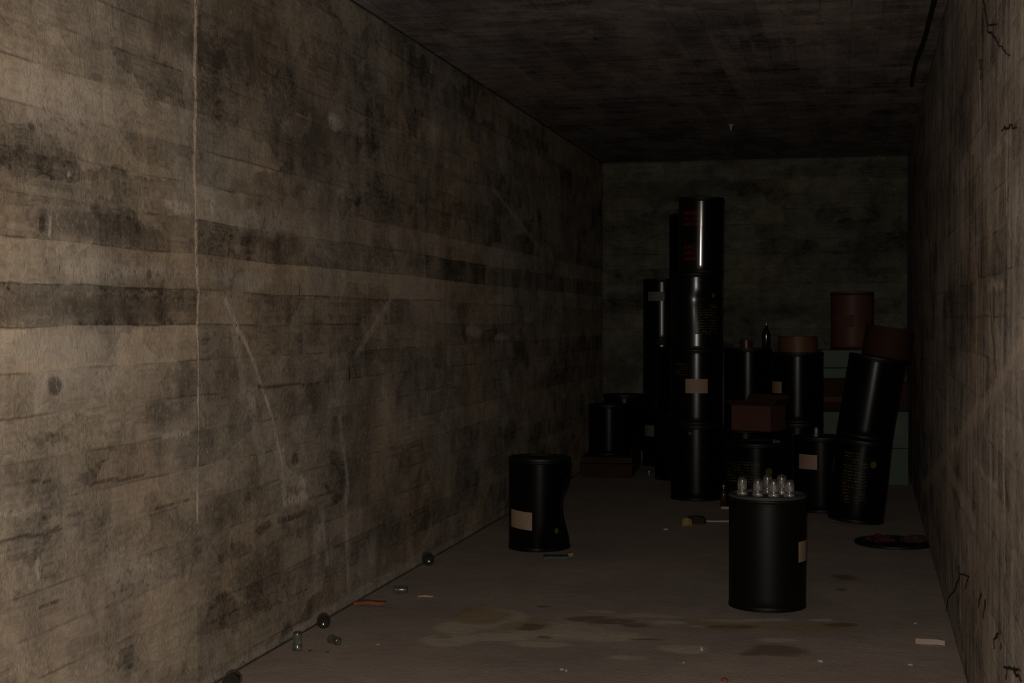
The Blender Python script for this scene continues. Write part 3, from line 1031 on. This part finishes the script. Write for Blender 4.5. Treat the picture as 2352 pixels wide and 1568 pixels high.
def flap(side, ln, up):
    bm = bmesh.new()
    c = {'l': ((-bw / 2, -bd / 2), (-bw / 2, bd / 2), (-1, 0)), 'r': ((bw / 2, bd / 2), (bw / 2, -bd / 2), (1, 0)),
         'f': ((bw / 2, -bd / 2), (-bw / 2, -bd / 2), (0, -1)), 'b': ((-bw / 2, bd / 2), (bw / 2, bd / 2), (0, 1))}[side]
    a, b, o = c
    vs = []
    for dz in (0, th):
        for p, s in ((a, 0), (b, 0), (b, 1), (a, 1)):
            vs.append(bm.verts.new((p[0] + o[0] * ln * s, p[1] + o[1] * ln * s, bh + dz + up * s)))
    for q in ((0, 1, 2, 3), (4, 7, 6, 5), (0, 4, 5, 1), (1, 5, 6, 2), (2, 6, 7, 3), (3, 7, 4, 0)):
        bm.faces.new([vs[i] for i in q])
    obj('flap', bm, M_card_dark, ob, smooth=False)


flap('l', 0.06, 0.03); flap('r', 0.05, 0.05); flap('f', 0.05, 0.035); flap('b', 0.06, 0.07)


# ------------------------------------------------------------------ glass jars
def jar_bm(r, h):
    p = [(0, 0.003), (r * 0.80, 0.003), (r * 0.86, 0), (r * 0.98, h * 0.04), (r * 1.0, h * 0.13), (r * 0.90, h * 0.25), (r * 0.82, h * 0.31),
         (r * 0.84, h * 0.36), (r * 0.86, h * 0.6), (r * 0.85, h * 0.82), (r * 0.78, h * 0.92), (r * 0.60, h * 0.975), (r * 0.3, h * 0.997), (0, h)]
    bm = lathe(p, 32)
    w = 0.0028
    q = [(0, 0.008)] + [(max(a - w, 0.001), min(max(z, 0.008), h - 0.003)) for a, z in p[3:-1]] + [(0, h - 0.003)]
    lathe(q, 32, bm=bm)
    return bm


def jar(label, loc, r, h, mat=None, rot=(0, 0, 0), group=None):
    o = obj('glass_jar', jar_bm(r, h), mat or M_glass, None)
    o.location = loc
    o.rotation_euler = rot
    return tag(o, label, 'jar', group)


lidz = FDH - 0.0135
spots = [(-0.126, -0.015, 0.028, 0.094, 'clear glass jar on front drum lid, leftmost of the row'),
         (-0.047, -0.055, 0.028, 0.094, 'clear glass jar on front drum lid, second from left'),
         (0.031, -0.085, 0.028, 0.094, 'clear glass jar on front drum lid, third in the front row'),
         (0.108, -0.080, 0.028, 0.092, 'clear glass jar on front drum lid, rightmost of the front row'),
         (0.000, 0.070, 0.028, 0.100, 'clear glass jar on front drum lid, back row left'),
         (0.072, 0.045, 0.030, 0.104, 'clear glass jar on front drum lid, back row right and highest')]
for x, y, r, h, lb in spots:
    v = Matrix.Rotation(face_cam(pf), 3, 'Z') @ Vector((x, y, 0))
    jar(lb, pf + v + Vector((0, 0, lidz + 0.0003)), r, h, group='glass jars on the front drum')

jar('small upright glass jar on floor at foot of the left wall', floor_at(683, 1493), 0.023, 0.086, M_glass_green)


def lying(label, x, y, r, h, yaw, mat=M_glass_green, z=0.0):
    p = floor_at(x, y, z)
    jar(label, p + Vector((0, 0, r * 1.0)), r, h, mat, (PI / 2, 0, yaw))


# fallen round bottles whose ends face the camera
def bottle_end(label, x, y, r, ln, yaw):
    p = floor_at(x, y)
    t_ = thing('glass_bottle', label, 'bottle', p, (0, 0, yaw))
    prof = [(0, 0.006), (r * 0.55, 0.005), (r * 0.75, 0.0), (r * 0.95, 0.006), (r, 0.02), (r, ln * 0.55), (r * 0.8, ln * 0.68), (r * 0.35, ln * 0.8), (r * 0.3, ln), (0, ln)]
    bm = lathe(prof, 40)
    bmesh.ops.rotate(bm, verts=bm.verts, cent=(0, 0, 0), matrix=Matrix.Rotation(-PI / 2, 3, 'X'))
    bmesh.ops.translate(bm, verts=bm.verts, vec=(0, 0, r))
    obj('bottle_body', bm, M_glass_dark2, t_)
    bm = lathe([(r * 0.34, ln * 0.93), (r * 0.38, ln * 0.95), (r * 0.38, ln), (0, ln + 0.002)], 24)
    bmesh.ops.rotate(bm, verts=bm.verts, cent=(0, 0, 0), matrix=Matrix.Rotation(-PI / 2, 3, 'X'))
    bmesh.ops.translate(bm, verts=bm.verts, vec=(0, 0, r))
    obj('bottle_cap', bm, M_cap, t_)


M_glass_dark2 = plain('dark_green_glass', (0.030, 0.028, 0.020), 0.14, 0.7, 0.3, 10)
bottle_end('fallen dark bottle by left wall, round base facing forward, above the jar', 743, 1444, 0.032, 0.13, 0.35)
bottle_end('fallen dark bottle farther along left wall, near dented drum', 984, 1299, 0.036, 0.14, 0.35)
bottle_end('fallen dark bottle cut by the bottom edge, at left wall', 530, 1590, 0.036, 0.14, 0.3)
lying('tipped glass jar against left wall behind the reddish scrap', 905, 1364, 0.022, 0.075, 1.9)
lying('tipped glass jar beside broken shards near left wall', 760, 1478, 0.022, 0.07, 0.9)


def shard(label, x, y, s, seed, mat=M_glass_green):
    rs = random.Random(seed)
    bm = bmesh.new()
    n = 5
    pts = [(s * (0.6 + 0.6 * rs.random()) * math.cos(2 * PI * i / n + rs.random() * .5), s * (0.6 + 0.6 * rs.random()) * math.sin(2 * PI * i / n)) for i in range(n)]
    k_ = rs.uniform(0.2, 0.6)
    lo = [bm.verts.new((a, b, 0.0 + k_ * (a + s))) for a, b in pts]
    hi = [bm.verts.new((a, b, 0.003 + k_ * (a + s))) for a, b in pts]
    bm.faces.new(lo[::-1]); bm.faces.new(hi)
    for i in range(n):
        bm.faces.new((lo[i], lo[(i + 1) % n], hi[(i + 1) % n], hi[i]))
    o = obj('glass_shard', bm, mat, smooth=False)
    o.location = floor_at(x, y) + Vector((0, 0, 0.0005))
    mz = min(v.co.z for v in o.data.vertices)
    o.location.z -= mz - 0.0003
    return tag(o, label, 'shard', None)


shard('curved glass shard left of the tipped jar near left wall', 727, 1481, 0.010, 3)
shard('broken glass shard below the tipped jar near left wall', 752, 1500, 0.014, 8)
shard('dark bit of broken glass right of the upright jar', 712, 1496, 0.012, 5, M_glass_dark2)

# jars and bottles in the drum group
jar('tiny glass jar on lid of the drum with pinkish label', ph3 + Vector((-0.035, 0.0, 0.572 - 0.0135)), 0.021, 0.082)
p = pg + RV * 0.13 + Vector((0, -0.02, 0.50 - 0.0135 + 0.018))
jar('tiny glass jar lying on the squat wide drum', p, 0.018, 0.06, rot=(PI / 2, 0, 1.2))
jar('small glass jar on floor left of the stacks', floor_at(1491, 1093), 0.022, 0.06)


def bottle(label, loc, r, h, mat, cap=True):
    t_ = thing('glass_bottle', label, 'bottle', loc)
    obj('bottle_body', lathe([(0, 0.003), (r * 0.9, 0.0), (r, 0.006), (r, h * 0.55), (r * 0.92, h * 0.64), (r * 0.45, h * 0.78), (r * 0.36, h * 0.84), (r * 0.36, h * 0.97), (0, h * 0.97)], 36), mat, t_)
    if cap:
        obj('bottle_cap', lathe([(r * 0.38, h * 0.90), (r * 0.44, h * 0.905), (r * 0.44, h * 0.985), (r * 0.36, h), (0, h)], 28), M_cap, t_)
    return t_


bp_ = ph1 + RV * 0.160 + Vector((0, 0.0, 1.204 - 0.013))
bottle('dark glass bottle glinting on drum lid, left of the orange tub', bp_, 0.036, 0.24, M_glass_dark)
bottle('small brown bottle on floor between tallest stack and squat drum', floor_at(1662, 1163), 0.026, 0.17, M_glass_brown)


# ------------------------------------------------------------------ litter on the floor
def slab(name, label, cat, x, y, w, d, h, rz_, mat, seed=0, amp=0.006, taper=None, sub=3):
    bm = box_bm(-w / 2, w / 2, -d / 2, d / 2, 0, h)
    bmesh.ops.subdivide_edges(bm, edges=list(bm.edges), cuts=sub, use_grid_fill=True)
    for v in bm.verts:
        if taper:
            f = 1 - taper * abs(v.co.x) / (w / 2)
            v.co.y *= f
            v.co.z *= 0.4 + 0.6 * f
    rough(bm, amp, 25, seed)
    mz = min(v.co.z for v in bm.verts)
    for v in bm.verts: v.co.z -= mz
    o = obj(name, bm, mat, smooth=True)
    o.location = floor_at(x, y)
    o.rotation_euler = (0, 0, rz_)
    return tag(o, label, cat)


slab('rusty_scrap', 'flat rust-red scrap lying against the left wall', 'scrap', 850, 1390, 0.165, 0.06, 0.022, 0.25, M_rustbrown, 2, 0.010, 0.5)
slab('wood_splinter', 'small pale orange wood splinter near the left wall', 'wood chip', 977, 1371, 0.082, 0.014, 0.010, 0.15, M_wood, 4, 0.003, 0.8)
slab('foam_stick', 'pale rounded foam stick on floor near the right wall', 'foam piece', 2137, 1479, 0.128, 0.032, 0.026, -0.12, M_chalk, 6, 0.003, 0.25)
slab('teal_card', 'crumpled dull teal card beneath the dented drum', 'card', 1277, 1281, 0.15, 0.08, 0.012, 0.2, M_teal, 9, 0.006)
slab('yellow_scrap', 'tiny yellow scrap beside the teal card', 'scrap', 1309, 1277, 0.035, 0.035, 0.02, 0.5, M_amber, 12, 0.004)
slab('pale_stick', 'thin pale stick on floor left of the front drum', 'stick', 1648, 1199, 0.17, 0.02, 0.012, 0.21, M_pebble, 14, 0.003)
slab('plaster_piece', 'pale plaster piece on floor behind pale stick', 'plaster', 1664, 1169, 0.055, 0.04, 0.02, 0.2, M_pebble, 15, 0.004)
slab('amber_lump', 'amber yellow lump on floor before the tallest stack', 'lump', 1577, 1206, 0.07, 0.06, 0.05, 0.3, M_amber, 17, 0.010, 0.4)
slab('dark_wad', 'dark crumpled wad right of the amber lump', 'wad', 1600, 1203, 0.12, 0.09, 0.05, -0.3, M_root, 18, 0.016, 0.4)
grit = [(1530, 1217, 0.018, 'pale crumb on floor in front of tallest stack'), (1290, 1538, 0.012, 'left one of two pale crumbs near the bottom edge'),
        (1301, 1541, 0.013, 'right one of two pale crumbs near the bottom edge'), (1570, 1522, 0.010, 'pale crumb near bottom edge below the floor stain'),
        (1885, 1520, 0.014, 'pale crumb on floor below the front drum'), (2090, 1528, 0.012, 'pale crumb near the foam stick'),
        (2104, 1433, 0.012, 'pale crumb just above the foam stick'), (1610, 1492, 0.022, 'flat pale crumb at right end of the floor stain'),
        (1664, 1564, 0.02, 'reddish crumb cut by the bottom edge'), (780, 1476, 0.010, 'pale crumb right of the tipped jar'),
        (868, 1480, 0.008, 'pale crumb on open floor near the left wall')]
for i, (x, y, s, lb) in enumerate(grit):
    slab('plaster_crumb', lb, 'crumb', x, y, s * 1.6, s, s * 0.7, i * 0.7, M_pebble if i != 8 else M_rustbrown, 20 + i, s * 0.25, 0.5, 2)

# lid with red cloth
pl = floor_at(2054, 1249)
o = obj('drum_lid', lathe([(0, 0.006), (0.235, 0.006), (0.24, 0.0), (0.252, 0.004), (0.252, 0.018), (0.242, 0.022), (0.232, 0.013), (0, 0.013)], 64), M_lidblk)
o.location = pl
tag(o, 'round black drum lid lying on floor by the right wall', 'lid')
bm = bmesh.new()
bmesh.ops.create_icosphere(bm, subdivisions=4, radius=1)
for v in bm.verts:
    n_ = noise.noise(v.co * 2.2)
    v.co = Vector((v.co.x * 0.085, v.co.y * 0.06, max(v.co.z, -0.02) * 0.038)) * (1 + 0.5 * n_)
mz = min(v.co.z for v in bm.verts)
for v in bm.verts: v.co.z -= mz
o = obj('red_rag', bm, M_redrag)
o.location = pl + Vector((-0.085, 0.03, 0.0135))
tag(o, 'crumpled dark red rag lying on the round black lid', 'rag')
bm = bmesh.new()
bmesh.ops.create_icosphere(bm, subdivisions=4, radius=1)
for v in bm.verts:
    n_ = noise.noise(v.co * 2.6 + Vector((5, 1, 0)))
    v.co = Vector((v.co.x * 0.08, v.co.y * 0.05, max(v.co.z, -0.02) * 0.04)) * (1 + 0.5 * n_)
mz = min(v.co.z for v in bm.verts)
for v in bm.verts: v.co.z -= mz
o = obj('brown_wad', bm, M_card_dark)
o.location = pl + Vector((0.125, 0.05, 0.0135))
tag(o, 'dark brown crumpled wad on right half of the round lid', 'wad')


# ------------------------------------------------------------------ cable and roots on the right
def wall_path(pts, off):
    out = []
    n = Vector((-(BR.y - FR.y), (BR.x - FR.x), 0)).normalized()
    if n.x > 0: n = -n
    for x, y in pts:
        q = on_plane(x, y, BR, FR)
        out.append(q + n * off)
    return out


def densify(pts, k_=5, jit=0.0, seed=0):
    rs = random.Random(seed)
    out = []
    for a, b in zip(pts, pts[1:]):
        for i in range(k_):
            q = a.lerp(b, i / k_)
            out.append(q + Vector((rs.uniform(-jit, jit) * 0.3, rs.uniform(-jit, jit), rs.uniform(-jit, jit))))
    out.append(pts[-1])
    return out


def ceil_pt(x, y, z=None):
    r = ray(x, y)
    return EYE + r * (((z if z else CEIL - 0.012) - CAM_H) / r.z)


cp = [ceil_pt(2170, -90), ceil_pt(2157, -45), ceil_pt(2145, 5), ceil_pt(2135, 45), ceil_pt(2122, 95), ceil_pt(2106, 135), ceil_pt(2098, 165), ceil_pt(2094, 195)]
o = obj('ceiling_cable', tube(cp, 0.014, 10), M_cable)
tag(o, 'black cable running along the ceiling near right wall', 'cable')
o = obj('ceiling_drip', lathe([(0, -0.05), (0.006, -0.046), (0.008, -0.03), (0.012, -0.012), (0.03, 0.0), (0, 0.0)], 20), M_pebble)
o.location = ceil_pt(1679, 286, CEIL)
tag(o, 'tiny pale mineral drip hanging from ceiling', 'stalactite')

roots = [
    ('thin dark root hanging down upper right wall, forked to the right', [(2262, -5), (2270, 40), (2273, 68), (2290, 88), (2305, 110), (2325, 128)], 0.0035, [[(2273, 60), (2296, 56)]]),
    ('thick reddish root tip hanging on upper right wall', [(2257, 138), (2258, 165), (2256, 182)], 0.006, []),
    ('long thin dark root on lower right wall with a hooked top', [(2205, 1300), (2206, 1325), (2196, 1352), (2180, 1378), (2176, 1405)], 0.004, [[(2206, 1318), (2228, 1322), (2222, 1350)]]),
    ('faint short root on lower right wall, left one of a pair', [(2258, 1360), (2250, 1395)], 0.003, []),
    ('faint short root on lower right wall, right one of a pair', [(2268, 1375), (2262, 1420)], 0.003, []),
    ('short hooked dark root low on the right wall', [(2300, 1456), (2289, 1464), (2287, 1490)], 0.0035, [[(2304, 1475), (2303, 1492)]]),
    ('tangle of dark roots at bottom right corner', [(2312, 1532), (2330, 1536), (2342, 1552), (2352, 1562)], 0.004, [[(2318, 1538), (2316, 1560)], [(2330, 1536), (2348, 1540)]]),
    ('dark splayed root bits on upper right wall by the seam', [(2312, 292), (2326, 290), (2342, 294)], 0.003, [[(2320, 290), (2305, 300)]]),
]
for i, (lb, main, r, subs) in enumerate(roots):
    t_ = densify(wall_path(main, 0.006), 5, 0.006, i)
    n_ = len(t_)
    bm = tube(t_, [r * (1 - 0.6 * j / n_) for j in range(n_)], 6)
    for s_ in subs:
        tube(densify(wall_path(s_, 0.006), 4, 0.004, i + 50), r * 0.6, 6, bm)
    o = obj('wall_root', bm, M_root)
    tag(o, lb, 'root')
